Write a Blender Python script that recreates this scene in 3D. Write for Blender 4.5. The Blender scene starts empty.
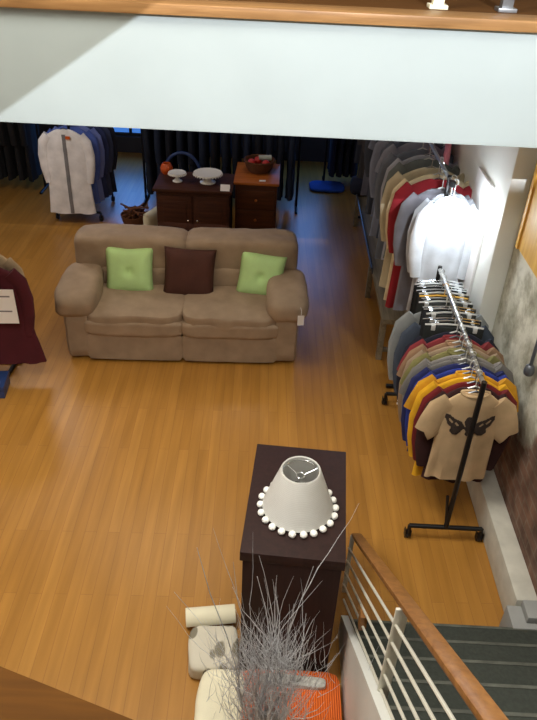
import bpy, bmesh, math, random
from mathutils import Vector, Matrix, noise
random.seed(7)
PI = math.pi
S = bpy.context.scene
C = S.collection

# ------------------------------------------------------------------ camera, world, light, exposure
cam_d = bpy.data.cameras.new('camera')
cam = bpy.data.objects.new('camera', cam_d)
C.objects.link(cam)
cam_d.sensor_fit = 'VERTICAL'
cam_d.sensor_height = 24.0
cam_d.sensor_width = 18.0
cam_d.lens = 24.0 * 690 / 720
cam_d.clip_start = 0.02
Rv = (0.99870786, 0.0506102, -0.00460626)
Dv = (0.03232764, -0.56275484, 0.82599147)
Nv = (-0.03921139, 0.82507309, 0.56366379)
cx = Vector((Rv[0], Dv[0], -Nv[0])); cy = -Vector((Rv[1], Dv[1], -Nv[1])); cz = -Vector((Rv[2], Dv[2], -Nv[2]))
m = Matrix((cx, cy, cz)).transposed().to_4x4()
m.translation = (0, 0, 3.5)
cam.matrix_world = m
S.camera = cam

world = bpy.data.worlds.new('world')
S.world = world
world.use_nodes = True
world.node_tree.nodes['Background'].inputs[0].default_value = (0.35, 0.5, 0.8, 1)
world.node_tree.nodes['Background'].inputs[1].default_value = 0.3
S.view_settings.view_transform = 'Standard'
S.view_settings.look = 'None'
S.view_settings.gamma = 1
S.view_settings.use_curve_mapping = False
S.view_settings.exposure = 0.22


def area(name, loc, rot, sx, sy, power, col):
    d = bpy.data.lights.new(name, 'AREA')
    d.shape = 'RECTANGLE'; d.size = sx; d.size_y = sy; d.energy = power; d.color = col
    o = bpy.data.objects.new(name, d); C.objects.link(o)
    o.location = loc; o.rotation_euler = rot
    return o


def spot(name, loc, target, power, col, angle, blend, rad):
    d = bpy.data.lights.new(name, 'SPOT')
    d.energy = power; d.color = col; d.spot_size = math.radians(angle); d.spot_blend = blend; d.shadow_soft_size = rad
    o = bpy.data.objects.new(name, d); C.objects.link(o)
    o.location = loc
    o.rotation_euler = (Vector(target) - Vector(loc)).to_track_quat('-Z', 'Y').to_euler()
    return o


# hall ceiling lamps (warm), unseen spot added to light the white fascia, lamps under the mezzanine, daylight at the back
area('hall_lamp_a', (-1.4, 2.2, 5.3), (0, 0, 0), 1.6, 1.4, 155, (1.0, 0.95, 0.86))
area('hall_lamp_b', (0.5, 0.3, 5.3), (0, 0, 0), 1.2, 1.2, 72, (1.0, 0.95, 0.86))
spot('added_fascia_spot', (1.3, -0.6, 4.9), (0.2, 3.6, 2.7), 1230, (0.90, 0.93, 1.0), 100, 0.1, 0.003)
area('under_lamp_a', (-1.0, 4.9, 2.4), (0, 0, 0), 1.6, 0.6, 10, (1.0, 0.85, 0.65))
area('under_fill_c', (-2.9, 6.5, 2.4), (0, 0, 0), 0.8, 0.8, 19, (1.0, 0.95, 0.9))  # unseen source added to brighten the left floor and the jackets
area('under_lamp_b', (-0.4, 7.4, 2.4), (0, 0, 0), 0.5, 0.5, 3, (1.0, 0.85, 0.7))
spot('pedestal_fill_spot', (-0.9, -0.6, 4.9), (0.16, 2.35, 1.1), 210, (1.0, 0.96, 0.9), 15, 1.0, 0.04)  # unseen spot added to brighten the white lamp shade
spot('rack_spot', (1.15, 4.0, 2.4), (1.2, 4.72, 1.5), 35, (0.92, 0.98, 1.0), 48, 0.6, 0.03)
area('daylight_left', (-2.37, 10.5, 1.3), (PI / 2, 0, PI), 0.6, 1.7, 13, (0.12, 0.36, 1.0))
area('daylight_right', (0.6, 10.5, 1.5), (PI / 2, 0, PI), 1.0, 1.4, 14, (0.14, 0.38, 1.0))


# ------------------------------------------------------------------ materials
def lin(c):
    return tuple(((v / 255) / 12.92 if v / 255 <= 0.04045 else ((v / 255 + 0.055) / 1.055) ** 2.4) for v in c) + (1,)


class NT:
    def __init__(self, name):
        self.m = bpy.data.materials.new(name); self.m.use_nodes = True
        self.t = self.m.node_tree; self.b = self.t.nodes['Principled BSDF']

    def n(self, typ, **kw):
        nd = self.t.nodes.new(typ)
        for k, v in kw.items():
            if k in nd.inputs: nd.inputs[k].default_value = v
            else: setattr(nd, k, v)
        return nd

    def l(self, a, ao, b, bi): self.t.links.new(a.outputs[ao], b.inputs[bi])

    def co(self, scale=(1, 1, 1), rot=(0, 0, 0)):
        tc = self.n('ShaderNodeTexCoord'); mp = self.n('ShaderNodeMapping')
        mp.inputs['Scale'].default_value = scale; mp.inputs['Rotation'].default_value = rot
        self.l(tc, 'Object', mp, 'Vector'); return mp

    def ramp(self, stops):
        r = self.n('ShaderNodeValToRGB'); e = r.color_ramp.elements
        while len(e) < len(stops): e.new(0.5)
        for i, (p, c) in enumerate(stops): e[i].position = p; e[i].color = c
        return r

    def bump(self, src, out, strength, dist=0.01):
        b = self.n('ShaderNodeBump'); b.inputs['Strength'].default_value = strength; b.inputs['Distance'].default_value = dist
        self.l(src, out, b, 'Height'); self.l(b, 'Normal', self.b, 'Normal')


def plain(name, c, rough=0.6, var=0.12, scale=25, metal=0.0, bump=0.0, sheen=0.0):
    k = NT(name); mp = k.co(); nz = k.n('ShaderNodeTexNoise', Scale=scale, Detail=4.0)
    k.l(mp, 'Vector', nz, 'Vector')
    b = lin(c); d = tuple(max(0, v * (1 - var)) for v in b[:3]) + (1,); u = tuple(min(1, v * (1 + var)) for v in b[:3]) + (1,)
    r = k.ramp([(0.3, d), (0.7, u)]); k.l(nz, 'Fac', r, 'Fac'); k.l(r, 'Color', k.b, 'Base Color')
    k.b.inputs['Roughness'].default_value = rough; k.b.inputs['Metallic'].default_value = metal
    if sheen: k.b.inputs['Sheen Weight'].default_value = sheen
    if bump: k.bump(nz, 'Fac', bump)
    return k.m


def fabric(name, c, rough=0.9, bump=0.25, var=0.16):
    k = NT(name); mp = k.co()
    n1 = k.n('ShaderNodeTexNoise', Scale=7.0, Detail=5.0); n2 = k.n('ShaderNodeTexNoise', Scale=180.0, Detail=2.0)
    k.l(mp, 'Vector', n1, 'Vector'); k.l(mp, 'Vector', n2, 'Vector')
    b = lin(c); d = tuple(v * (1 - var) for v in b[:3]) + (1,); u = tuple(min(1, v * (1 + var)) for v in b[:3]) + (1,)
    r = k.ramp([(0.3, d), (0.7, u)]); k.l(n1, 'Fac', r, 'Fac'); k.l(r, 'Color', k.b, 'Base Color')
    k.b.inputs['Roughness'].default_value = rough
    k.bump(n2, 'Fac', bump, 0.004)
    return k.m


_fab = {}
def fab(c):
    c = tuple(c)
    if c not in _fab: _fab[c] = fabric('cloth_%d' % len(_fab), c)
    return _fab[c]


def floor_mat():
    k = NT('wood_floor'); mp = k.co((1, 1, 1), (0, 0, PI / 2 + math.radians(-2.0)))
    br = k.n('ShaderNodeTexBrick'); br.offset = 0.37; br.squash = 1.0
    br.inputs['Scale'].default_value = 1.0; br.inputs['Brick Width'].default_value = 1.3; br.inputs['Row Height'].default_value = 0.075
    br.inputs['Mortar Size'].default_value = 0.0012; br.inputs['Mortar Smooth'].default_value = 0.3; br.inputs['Bias'].default_value = 0.0
    br.inputs['Color1'].default_value = lin((178, 128, 58)); br.inputs['Color2'].default_value = lin((166, 117, 50)); br.inputs['Mortar'].default_value = lin((138, 92, 46))
    k.l(mp, 'Vector', br, 'Vector')
    mp2 = k.co((9, 0.5, 1), (0, 0, math.radians(-2.0))); nz = k.n('ShaderNodeTexNoise', Scale=2.2, Detail=6.0); k.l(mp2, 'Vector', nz, 'Vector')
    r = k.ramp([(0.3, (0.8, 0.78, 0.75, 1)), (0.72, (1.06, 1.06, 1.06, 1))]); k.l(nz, 'Fac', r, 'Fac')
    mx = k.n('ShaderNodeMix', data_type='RGBA', blend_type='MULTIPLY'); mx.inputs['Factor'].default_value = 1.0
    k.l(br, 'Color', mx, 6); k.l(r, 'Color', mx, 7); k.l(mx, 2, k.b, 'Base Color')
    k.b.inputs['Roughness'].default_value = 0.33
    return k.m


def wood(name, c1, c2, rough=0.45, axis='X', scale=6):
    k = NT(name); sc = {'X': (0.4, 6, 6), 'Y': (6, 0.4, 6), 'Z': (6, 6, 0.4)}[axis]
    mp = k.co(sc); nz = k.n('ShaderNodeTexNoise', Scale=scale, Detail=6.0, Distortion=0.6); k.l(mp, 'Vector', nz, 'Vector')
    r = k.ramp([(0.3, lin(c1)), (0.7, lin(c2))]); k.l(nz, 'Fac', r, 'Fac'); k.l(r, 'Color', k.b, 'Base Color')
    k.b.inputs['Roughness'].default_value = rough
    k.bump(nz, 'Fac', 0.06, 0.004)
    k.b.inputs['Specular IOR Level'].default_value = 0.25
    return k.m


def wall_mat():
    # old wall: blotchy grey plaster, brick showing where the plaster has come off near the stairs
    k = NT('worn_plaster_brick'); mp = k.co()
    n1 = k.n('ShaderNodeTexNoise', Scale=2.6, Detail=9.0, Roughness=0.68); k.l(mp, 'Vector', n1, 'Vector')
    pl = k.ramp([(0.32, lin((118, 114, 98))), (0.46, lin((172, 169, 150))), (0.56, lin((212, 210, 194))), (0.75, lin((228, 224, 214)))]); k.l(n1, 'Fac', pl, 'Fac')
    mpb = k.co((1, 1, 1), (PI / 2, 0, PI / 2))
    tc = k.n('ShaderNodeTexCoord'); sp = k.n('ShaderNodeSeparateXYZ'); k.l(tc, 'Object', sp, 'Vector')
    cb = k.n('ShaderNodeCombineXYZ'); k.l(sp, 'Y', cb, 'X'); k.l(sp, 'Z', cb, 'Y')
    br = k.n('ShaderNodeTexBrick'); br.inputs['Scale'].default_value = 1.0; br.inputs['Brick Width'].default_value = 0.21; br.inputs['Row Height'].default_value = 0.072
    br.inputs['Mortar Size'].default_value = 0.007
    br.inputs['Color1'].default_value = lin((138, 104, 86)); br.inputs['Color2'].default_value = lin((118, 92, 78)); br.inputs['Mortar'].default_value = lin((134, 116, 100))
    k.l(cb, 'Vector', br, 'Vector')
    n3 = k.n('ShaderNodeTexNoise', Scale=9.0, Detail=6.0); k.l(mp, 'Vector', n3, 'Vector')
    r3 = k.ramp([(0.36, (0.55, 0.52, 0.5, 1)), (0.66, (1.1, 1.1, 1.1, 1))]); k.l(n3, 'Fac', r3, 'Fac')
    mb = k.n('ShaderNodeMix', data_type='RGBA', blend_type='MULTIPLY'); mb.inputs['Factor'].default_value = 1.0
    k.l(br, 'Color', mb, 6); k.l(r3, 'Color', mb, 7)
    # mask: z + 0.55*y below a ragged limit
    a = k.n('ShaderNodeMath', operation='MULTIPLY_ADD'); a.inputs[1].default_value = 0.75
    k.l(sp, 'Y', a, 0); k.l(sp, 'Z', a, 2)
    n4 = k.n('ShaderNodeTexNoise', Scale=3.0, Detail=7.0); k.l(mp, 'Vector', n4, 'Vector')
    s = k.n('ShaderNodeMath', operation='MULTIPLY_ADD'); s.inputs[1].default_value = 1.3; k.l(n4, 'Fac', s, 0); k.l(a, 'Value', s, 2)
    rm = k.ramp([(0.0, (1, 1, 1, 1)), (1.0, (0, 0, 0, 1))])
    mr = k.n('ShaderNodeMapRange'); mr.inputs['From Min'].default_value = 3.85; mr.inputs['From Max'].default_value = 4.05
    k.l(s, 'Value', mr, 'Value'); k.l(mr, 'Result', rm, 'Fac')
    mx = k.n('ShaderNodeMix', data_type='RGBA'); k.l(rm, 'Color', mx, 'Factor'); k.l(pl, 'Color', mx, 6); k.l(mb, 2, mx, 7)
    k.l(mx, 2, k.b, 'Base Color'); k.b.inputs['Roughness'].default_value = 0.92
    k.bump(n1, 'Fac', 0.5, 0.02)
    return k.m


def stripe_mat(name, c1, c2, scale, axis='X'):
    k = NT(name); mp = k.co(); w = k.n('ShaderNodeTexWave', bands_direction=axis, Scale=scale, Distortion=0.4)
    k.l(mp, 'Vector', w, 'Vector'); r = k.ramp([(0.25, lin(c1)), (0.6, lin(c2))]); k.l(w, 'Fac', r, 'Fac'); k.l(r, 'Color', k.b, 'Base Color')
    k.b.inputs['Roughness'].default_value = 0.9; k.bump(w, 'Fac', 0.7, 0.01); return k.m


def leaf_mat():
    k = NT('leaf_print_cloth'); mp = k.co((1.0, 0.6, 1), (0, 0, 0.6)); v = k.n('ShaderNodeTexVoronoi', Scale=13.0); v.inputs['Randomness'].default_value = 0.8
    k.l(mp, 'Vector', v, 'Vector'); r = k.ramp([(0.34, lin((128, 122, 104))), (0.40, lin((204, 198, 180)))]); k.l(v, 'Distance', r, 'Fac')
    k.l(r, 'Color', k.b, 'Base Color'); k.b.inputs['Roughness'].default_value = 0.9; return k.m


def shade_mat():
    k = NT('white_string'); mp = k.co(); w = k.n('ShaderNodeTexWave', bands_direction='Z', Scale=75.0, Distortion=1.5); w.inputs['Detail Scale'].default_value = 3.0
    k.l(mp, 'Vector', w, 'Vector'); r = k.ramp([(0.1, lin((226, 226, 220))), (0.6, lin((250, 250, 246)))]); k.l(w, 'Fac', r, 'Fac'); k.l(r, 'Color', k.b, 'Base Color')
    k.b.inputs['Roughness'].default_value = 0.9; k.bump(w, 'Fac', 0.35, 0.003)
    tr = k.n('ShaderNodeBsdfTranslucent'); tr.inputs['Color'].default_value = (0.9, 0.9, 0.86, 1)
    mx = k.n('ShaderNodeMixShader'); mx.inputs[0].default_value = 0.3
    k.l(k.b, 'BSDF', mx, 1); k.l(tr, 'BSDF', mx, 2); k.l(mx, 'Shader', k.t.nodes['Material Output'], 'Surface'); return k.m


def emit(name, c, strength):
    k = NT(name); k.b.inputs['Base Color'].default_value = lin(c); k.b.inputs['Emission Color'].default_value = lin(c)
    k.b.inputs['Emission Strength'].default_value = strength; return k.m


M = dict(
    floor=floor_mat(), wall=wall_mat(),
    white=plain('white_paint', (232, 234, 228), 0.55, 0.03, 3),
    fascia=plain('fascia_paint', (158, 168, 167), 0.6, 0.03, 3),
    plinth=plain('plinth_paint', (196, 194, 182), 0.7, 0.12, 9),
    grey_paint=plain('grey_paint', (150, 152, 150), 0.7, 0.08, 6),
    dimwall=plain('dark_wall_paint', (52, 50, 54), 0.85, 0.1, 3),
    ceil=plain('ceiling_paint', (215, 210, 200), 0.9, 0.04, 3),
    capwood=wood('mezzanine_wood', (124, 90, 54), (160, 120, 76), 0.4, 'X'),
    railwood=wood('handrail_wood', (120, 80, 40), (158, 110, 60), 0.35, 'Y'),
    landwood=wood('landing_wood', (78, 46, 6), (94, 58, 10), 0.85, 'X'),
    nosing=plain('nosing_highlight', (84, 87, 79), 0.7, 0.3, 14),  # tread edge highlight put in as a lighter grey
    stair=plain('stair_carpet', (54, 59, 53), 0.9, 0.15, 60, 0, 0.3),
    metal_white=plain('painted_rail_steel', (222, 220, 206), 0.4, 0.05, 10, 0.0),
    rod=plain('bare_steel', (205, 205, 200), 0.28, 0.06, 20, 0.9),
    black=plain('black_steel', (26, 26, 28), 0.4, 0.1, 20, 0.3),
    chrome=plain('chrome', (225, 228, 230), 0.15, 0.04, 10, 1.0),
    clear=plain('clear_hanger', (205, 208, 208), 0.2, 0.05, 10, 0.1),
    blackplastic=plain('black_plastic', (24, 24, 26), 0.35, 0.1, 30),
    sofa=fabric('taupe_microfibre', (158, 138, 116), 0.85, 0.2, 0.14),
    green=fabric('mint_cloth', (192, 232, 160), 0.85, 0.15, 0.06),
    brown=fabric('dark_brown_cloth', (74, 38, 28), 0.8, 0.2, 0.12),
    ped=wood('dark_espresso_wood', (36, 20, 18), (48, 28, 24), 0.6, 'Z'),
    walnut=wood('walnut', (52, 27, 16), (78, 42, 24), 0.7, 'X'),
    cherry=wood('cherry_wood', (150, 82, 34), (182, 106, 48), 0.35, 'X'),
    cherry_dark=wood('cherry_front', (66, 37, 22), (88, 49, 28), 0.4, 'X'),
    ceramic=plain('white_ceramic', (236, 234, 226), 0.2, 0.02, 5),
    paper=plain('white_paper', (236, 234, 232), 0.8, 0.02, 5),
    ink=plain('grey_ink', (120, 116, 120), 0.8, 0.02, 5),
    shade=shade_mat(),
    pom=fabric('white_pompom', (244, 244, 238), 0.95, 0.4, 0.04),
    twig=plain('grey_twig', (214, 217, 222), 0.6, 0.25, 40),
    twig2=plain('dark_grey_twig', (176, 178, 182), 0.7, 0.25, 40),
    zinc=plain('galvanised_zinc', (146, 148, 150), 0.4, 0.15, 12, 0.7),
    orange=stripe_mat('orange_rib_knit', (206, 84, 22), (244, 122, 44), 26, 'X'),
    cream=fabric('cream_cloth', (232, 226, 198), 0.9, 0.2, 0.05),
    leaf=leaf_mat(),
    runner=plain('grey_felt', (178, 178, 172), 0.9, 0.25, 60, 0, 0.3),
    bench=wood('weathered_bench_wood', (116, 108, 92), (150, 142, 122), 0.6, 'Y'),
    navy=fabric('navy_cloth', (28, 34, 56), 0.9, 0.2, 0.15),
    wicker=stripe_mat('brown_wicker', (70, 40, 20), (126, 78, 42), 30, 'Z'),
    stick=plain('brown_stick', (110, 66, 40), 0.8, 0.3, 30),
    yellow=wood('yellow_wood', (214, 160, 60), (236, 190, 92), 0.45, 'Z'),
    bulb=emit('lit_bulb', (236, 246, 255), 24.0),
    pane=emit('daylight_pane', (70, 130, 220), 0.7),
    frame_dark=plain('dark_frame_paint', (24, 26, 34), 0.6, 0.1, 8),
    red=plain('red_fruit', (186, 40, 34), 0.4, 0.12, 20), greenf=plain('pale_cloth_roll', (176, 184, 176), 0.8, 0.1, 20),
    orangepot=plain('orange_glaze', (196, 84, 30), 0.3, 0.1, 8),
    bluecloth=fabric('blue_cloth', (36, 74, 150), 0.9, 0.2, 0.1),
    bluechair=plain('blue_lacquer', (40, 62, 112), 0.4, 0.1, 8),
    steelgrey=plain('dark_steel', (96, 100, 108), 0.3, 0.12, 14, 0.5),
    maroon=fabric('maroon_knit', (74, 14, 26), 0.95, 0.4, 0.12),
    print=plain('dark_print', (52, 40, 34), 0.9, 0.25, 60),
    soil=plain('dark_void', (20, 18, 18), 0.9),
)

# ------------------------------------------------------------------ mesh helpers
class B:
    """collects vertices and faces of ONE mesh"""
    def __init__(self): self.v = []; self.f = []

    def add(self, vs, fs, mat=None):
        o = len(self.v)
        self.v += [tuple(mat @ Vector(p)) if mat else tuple(p) for p in vs]
        self.f += [tuple(i + o for i in f) for f in fs]; return self

    def box(self, c, s, rot=(0, 0, 0), taper=1.0):
        from mathutils import Euler
        R = Euler(rot).to_matrix(); vs = []
        for z in (-.5, .5):
            for x, y in ((-.5, -.5), (.5, -.5), (.5, .5), (-.5, .5)):
                k = taper if z > 0 else 1
                p = R @ Vector((x * s[0] * k, y * s[1] * k, z * s[2])); vs.append((p.x + c[0], p.y + c[1], p.z + c[2]))
        return self.add(vs, [(3, 2, 1, 0), (4, 5, 6, 7), (0, 1, 5, 4), (1, 2, 6, 5), (2, 3, 7, 6), (3, 0, 4, 7)])

    def tube(self, pts, r, n=8, cap=True):
        pts = [Vector(p) for p in pts]; k = len(pts)
        rs = r if isinstance(r, (list, tuple)) else [r] * k
        vs = []; fs = []; ref = None
        for i, p in enumerate(pts):
            t = (pts[min(i + 1, k - 1)] - pts[max(i - 1, 0)])
            if t.length < 1e-9: t = Vector((0, 0, 1))
            t.normalize()
            if ref is None: ref = Vector((0, 0, 1)) if abs(t.z) < 0.9 else Vector((1, 0, 0))
            a = (ref - t * ref.dot(t))
            if a.length < 1e-6: a = t.orthogonal()
            a.normalize(); b = t.cross(a); ref = a
            for j in range(n):
                th = 2 * PI * j / n; vs.append(p + (a * math.cos(th) + b * math.sin(th)) * rs[i])
        for i in range(k - 1):
            for j in range(n): fs.append((i * n + j, i * n + (j + 1) % n, (i + 1) * n + (j + 1) % n, (i + 1) * n + j))
        if cap: fs += [tuple(range(n - 1, -1, -1)), tuple((k - 1) * n + j for j in range(n))]
        return self.add(vs, fs)

    def lathe(self, prof, n=32, c=(0, 0, 0), cap=True, mat=None):
        vs = []; fs = []; k = len(prof)
        for r, z in prof:
            for j in range(n): vs.append((c[0] + r * math.cos(2 * PI * j / n), c[1] + r * math.sin(2 * PI * j / n), c[2] + z))
        for i in range(k - 1):
            for j in range(n): fs.append((i * n + j, i * n + (j + 1) % n, (i + 1) * n + (j + 1) % n, (i + 1) * n + j))
        if cap: fs += [tuple(range(n - 1, -1, -1)), tuple((k - 1) * n + j for j in range(n))]
        return self.add(vs, fs, mat)

    def loft(self, rings, cap=True):
        n = len(rings[0]); vs = [p for r in rings for p in r]; fs = []
        for i in range(len(rings) - 1):
            for j in range(n): fs.append((i * n + j, i * n + (j + 1) % n, (i + 1) * n + (j + 1) % n, (i + 1) * n + j))
        if cap: fs += [tuple(range(n - 1, -1, -1)), tuple((len(rings) - 1) * n + j for j in range(n))]
        return self.add(vs, fs)

    def puff(self, c, s, p=5.0, n=9, wr=0.0, seed=0, mat=None, fn=None):
        """soft upholstered block (superellipsoid)"""
        vs = []; idx = {}; fs = []
        def put(q):
            key = (round(q[0], 4), round(q[1], 4), round(q[2], 4))
            if key not in idx:
                L = (abs(q[0]) ** p + abs(q[1]) ** p + abs(q[2]) ** p) ** (1 / p)
                w = Vector((q[0] / L * s[0] / 2, q[1] / L * s[1] / 2, q[2] / L * s[2] / 2))
                if fn: w = Vector(fn(w))
                if wr: w += noise.noise_vector(w * 7 + Vector((seed, 0, 0))) * wr
                idx[key] = len(vs); vs.append((w.x + c[0], w.y + c[1], w.z + c[2]))
            return idx[key]
        g = [math.tan((-1 + 2 * i / n) * PI / 4) for i in range(n + 1)]
        for ax in range(3):
            for sgn in (-1, 1):
                for i in range(n):
                    for j in range(n):
                        qs = []
                        for a, b in ((g[i], g[j]), (g[i + 1], g[j]), (g[i + 1], g[j + 1]), (g[i], g[j + 1])):
                            q = [0, 0, 0]; q[ax] = sgn; q[(ax + 1) % 3] = a; q[(ax + 2) % 3] = b; qs.append(put(q))
                        fs.append(tuple(qs if sgn > 0 else qs[::-1]))
        return self.add(vs, fs, mat)

    def sphere(self, c, r, n=12, m=8, sq=(1, 1, 1)):
        prof = [(max(1e-4, r * math.sin(PI * i / m)), -r * math.cos(PI * i / m)) for i in range(m + 1)]
        o = len(self.v); self.lathe(prof, n)
        self.v[o:] = [(x * sq[0] + c[0], y * sq[1] + c[1], z * sq[2] + c[2]) for x, y, z in self.v[o:]]; return self

    def build(self, name, mat, parent=None, smooth=True, bevel=0.0, seg=2, solid=0.0, angle=40):
        me = bpy.data.meshes.new(name); me.from_pydata(self.v, [], self.f); me.update()
        bm = bmesh.new(); bm.from_mesh(me); bmesh.ops.recalc_face_normals(bm, faces=bm.faces)
        if bevel:
            es = [e for e in bm.edges if len(e.link_faces) == 2 and e.calc_face_angle(0) > 0.6]
            bmesh.ops.bevel(bm, geom=es, offset=bevel, segments=seg, affect='EDGES', profile=0.6)
        if smooth:
            for f in bm.faces: f.smooth = True
            for e in bm.edges:
                if len(e.link_faces) == 2 and e.calc_face_angle(0) > math.radians(angle): e.smooth = False
        bm.to_mesh(me); bm.free()
        me.materials.append(mat)
        o = bpy.data.objects.new(name, me); C.objects.link(o)
        if parent: o.parent = parent
        if solid:
            md = o.modifiers.new('solidify', 'SOLIDIFY'); md.thickness = solid
        return o


def tag(o, label, cat, group=None):
    o['label'] = label; o['category'] = cat
    if group: o['group'] = group
    return o


def thing(name, label, cat, loc=(0, 0, 0), rz=0.0, group=None):
    o = bpy.data.objects.new(name, None); C.objects.link(o)
    o.location = loc; o.rotation_euler = (0, 0, rz); o.empty_display_size = 0.1
    return tag(o, label, cat, group)


def struct(name, b, mat, smooth=False, bevel=0.0, parent=None):
    o = b.build(name, mat, parent, smooth, bevel)
    if not parent: o['kind'] = 'structure'
    return o


def dup(root, loc, label, group=None, rz=None):
    r = root.copy(); C.objects.link(r); r.location = loc; r['label'] = label
    if rz is not None: r.rotation_euler = (0, 0, rz)
    if group: r['group'] = group
    for ch in list(root.children):
        c = ch.copy(); C.objects.link(c); c.parent = r
        for g in ch.children:
            d = g.copy(); C.objects.link(d); d.parent = c
    return r


def ordinal(i):
    return ['first', 'second', 'third', 'fourth', 'fifth', 'sixth', 'seventh', 'eighth', 'ninth', 'tenth', 'eleventh', 'twelfth',
            'thirteenth', 'fourteenth', 'fifteenth', 'sixteenth', 'seventeenth', 'eighteenth', 'nineteenth', 'twentieth',
            'twenty-first', 'twenty-second', 'twenty-third', 'twenty-fourth', 'twenty-fifth', 'twenty-sixth', 'twenty-seventh', 'twenty-eighth'][i]


# ------------------------------------------------------------------ the setting
XL, XR, YB, YF, HC = -5.0, 1.58, 10.7, -2.2, 5.45
struct('floor', B().box(((XL + XR) / 2, (YB + YF) / 2, -0.05), (XR - XL + 0.6, YB - YF + 0.6, 0.1)), M['floor'])
struct('ceiling', B().box(((XL + XR) / 2, (YB + YF) / 2, HC + 0.05), (XR - XL + 0.6, YB - YF + 0.6, 0.1)), M['ceil'])
struct('wall_right', B().box((XR + 0.1, (YB + YF) / 2, HC / 2), (0.2, YB - YF + 0.2, HC)), M['wall'])
struct('wall_left', B().box((XL - 0.1, (YB + YF) / 2, HC / 2), (0.2, YB - YF + 0.2, HC)), M['ceil'])
struct('wall_front', B().box(((XL + XR) / 2, YF - 0.1, HC / 2), (XR - XL, 0.2, HC)), M['ceil'])
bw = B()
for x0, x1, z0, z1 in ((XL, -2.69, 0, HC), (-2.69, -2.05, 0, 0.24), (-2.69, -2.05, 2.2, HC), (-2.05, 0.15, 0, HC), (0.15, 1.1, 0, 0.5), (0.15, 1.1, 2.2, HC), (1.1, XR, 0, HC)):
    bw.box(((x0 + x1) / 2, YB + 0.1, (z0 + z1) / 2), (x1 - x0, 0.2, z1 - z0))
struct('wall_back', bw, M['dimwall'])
for i, (x0, x1, z0) in enumerate(((-2.69, -2.05, 0.24), (0.15, 1.1, 0.5))):
    w = struct('window_%d' % (i + 1), B().box(((x0 + x1) / 2, YB + 0.12, (z0 + 2.2) / 2), (x1 - x0, 0.012, 2.2 - z0)), M['pane'])
    fr = B()
    for px in (x0 + 0.02, x1 - 0.02, (x0 + x1) / 2): fr.box((px, YB + 0.1, (z0 + 2.2) / 2), (0.04, 0.06, 2.2 - z0 - 0.002))
    for pz in (z0 + 0.02, 2.18): fr.box(((x0 + x1) / 2, YB + 0.1, pz), (x1 - x0 - 0.002, 0.055, 0.036))
    fr.build('window_frame', M['frame_dark'], w, False)
struct('baseboard_back', B().box(((-2.05 + 0.15) / 2, YB - 0.01, 0.07), (2.2, 0.02, 0.14)), M['frame_dark'])

# mezzanine opposite the stairs: white fascia with a timber edge, soffit under it
FY = 3.6
struct('mezzanine_fascia', B().box(((XL + XR) / 2, FY + 0.06, 2.72), (XR - XL, 0.12, 0.54)), M['fascia'])
struct('mezzanine_floor', B().box(((XL + XR) / 2, (FY + 0.12 + YB) / 2, 2.96), (XR - XL, YB - FY - 0.12, 0.08)), M['landwood'])
struct('soffit', B().box(((XL + XR) / 2, (FY + 0.12 + YB) / 2, 2.5), (XR - XL, YB - FY - 0.12, 0.06)), M['ceil'])
struct('trim_1', B().box(((XL + XR) / 2, FY + 0.08, 3.015), (XR - XL, 0.22, 0.05)), M['capwood'], True, 0.008)

# added unseen spotlight; its two flaps shape shadow and spill at the fascia
Lp = Vector((1.3, -0.6, 4.9))
def added_flap(corners, t0, name, par):
    q = [Lp + (Vector(c) - Lp) * t0 for c in corners]
    b_ = B().add(q, [(0, 1, 2, 3)]); b_.build(name, M['black'], par, False, solid=0.003)
hs = B().tube([Lp + Vector((0.03, -0.10, 0.06)), Lp + Vector((0.08, -0.32, 0.2))], 0.07, 16).tube([Lp + Vector((0.06, -0.2, 0.13)), (1.36, -0.8, HC)], 0.012, 8)
hso = struct('added_spot_housing', hs, M['black'], True)
added_flap([(-1.9, 3.6, 2.2), (0.75, 3.6, 3.94), (-1.6, 3.6, 7.0), (-6.5, 3.6, 4.5)], 0.2, 'added_flap', hso)
added_flap([(-7, 3.6, 2.42), (5, 3.6, 2.42), (5, 3.6, -14), (-7, 3.6, -14)], 0.06, 'added_flap', hso)

# plinth, painted pier and white wall on the right
struct('trim_2', B().box((1.515, (2.5 + 4.28) / 2, 0.12), (0.13, 4.28 - 2.5, 0.24)), M['plinth'], True, 0.02)
struct('trim_3', B().box((1.515, (4.28 + YB) / 2, 1.235), (0.13, YB - 4.28, 2.47)), M['white'], True, 0.01)
g = B().box((1.49, 2.42, 0.10), (0.18, 0.15, 0.20)).box((1.53, 2.44, 0.225), (0.10, 0.12, 0.05))
struct('trim_4', g, M['grey_paint'], True, 0.008)

# stairs going down to the shop floor, landing where the viewer stands
RI, TR, SX0, SX1 = 0.19, 0.228, 0.50, 1.58
st = B()
NST = 9
for k in range(1, NST + 1):
    y1 = 2.36 - TR * (k - 1); z = RI * k
    st.box(((SX0 + SX1) / 2, y1 - 0.03 - TR / 2, (z - 0.03) / 2), (SX1 - SX0, TR, z - 0.03))
so = struct('stairs', st, M['stair'])
for k in range(1, NST + 1):
    y1 = 2.36 - TR * (k - 1); z = RI * k
    tr_ = B().box(((SX0 + SX1) / 2, y1 - (TR + 0.03) / 2, z - 0.016), (SX1 - SX0 - 0.004, TR + 0.03, 0.032)).build('tread', M['stair'], so, True, bevel=0.006)
    B().box(((SX0 + SX1) / 2, y1 - 0.012, z + 0.001), (SX1 - SX0 - 0.02, 0.016, 0.005)).build('highlight_strip', M['nosing'], tr_, True, bevel=0.002)  # lighter strip paints the highlight along the tread edge
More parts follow.
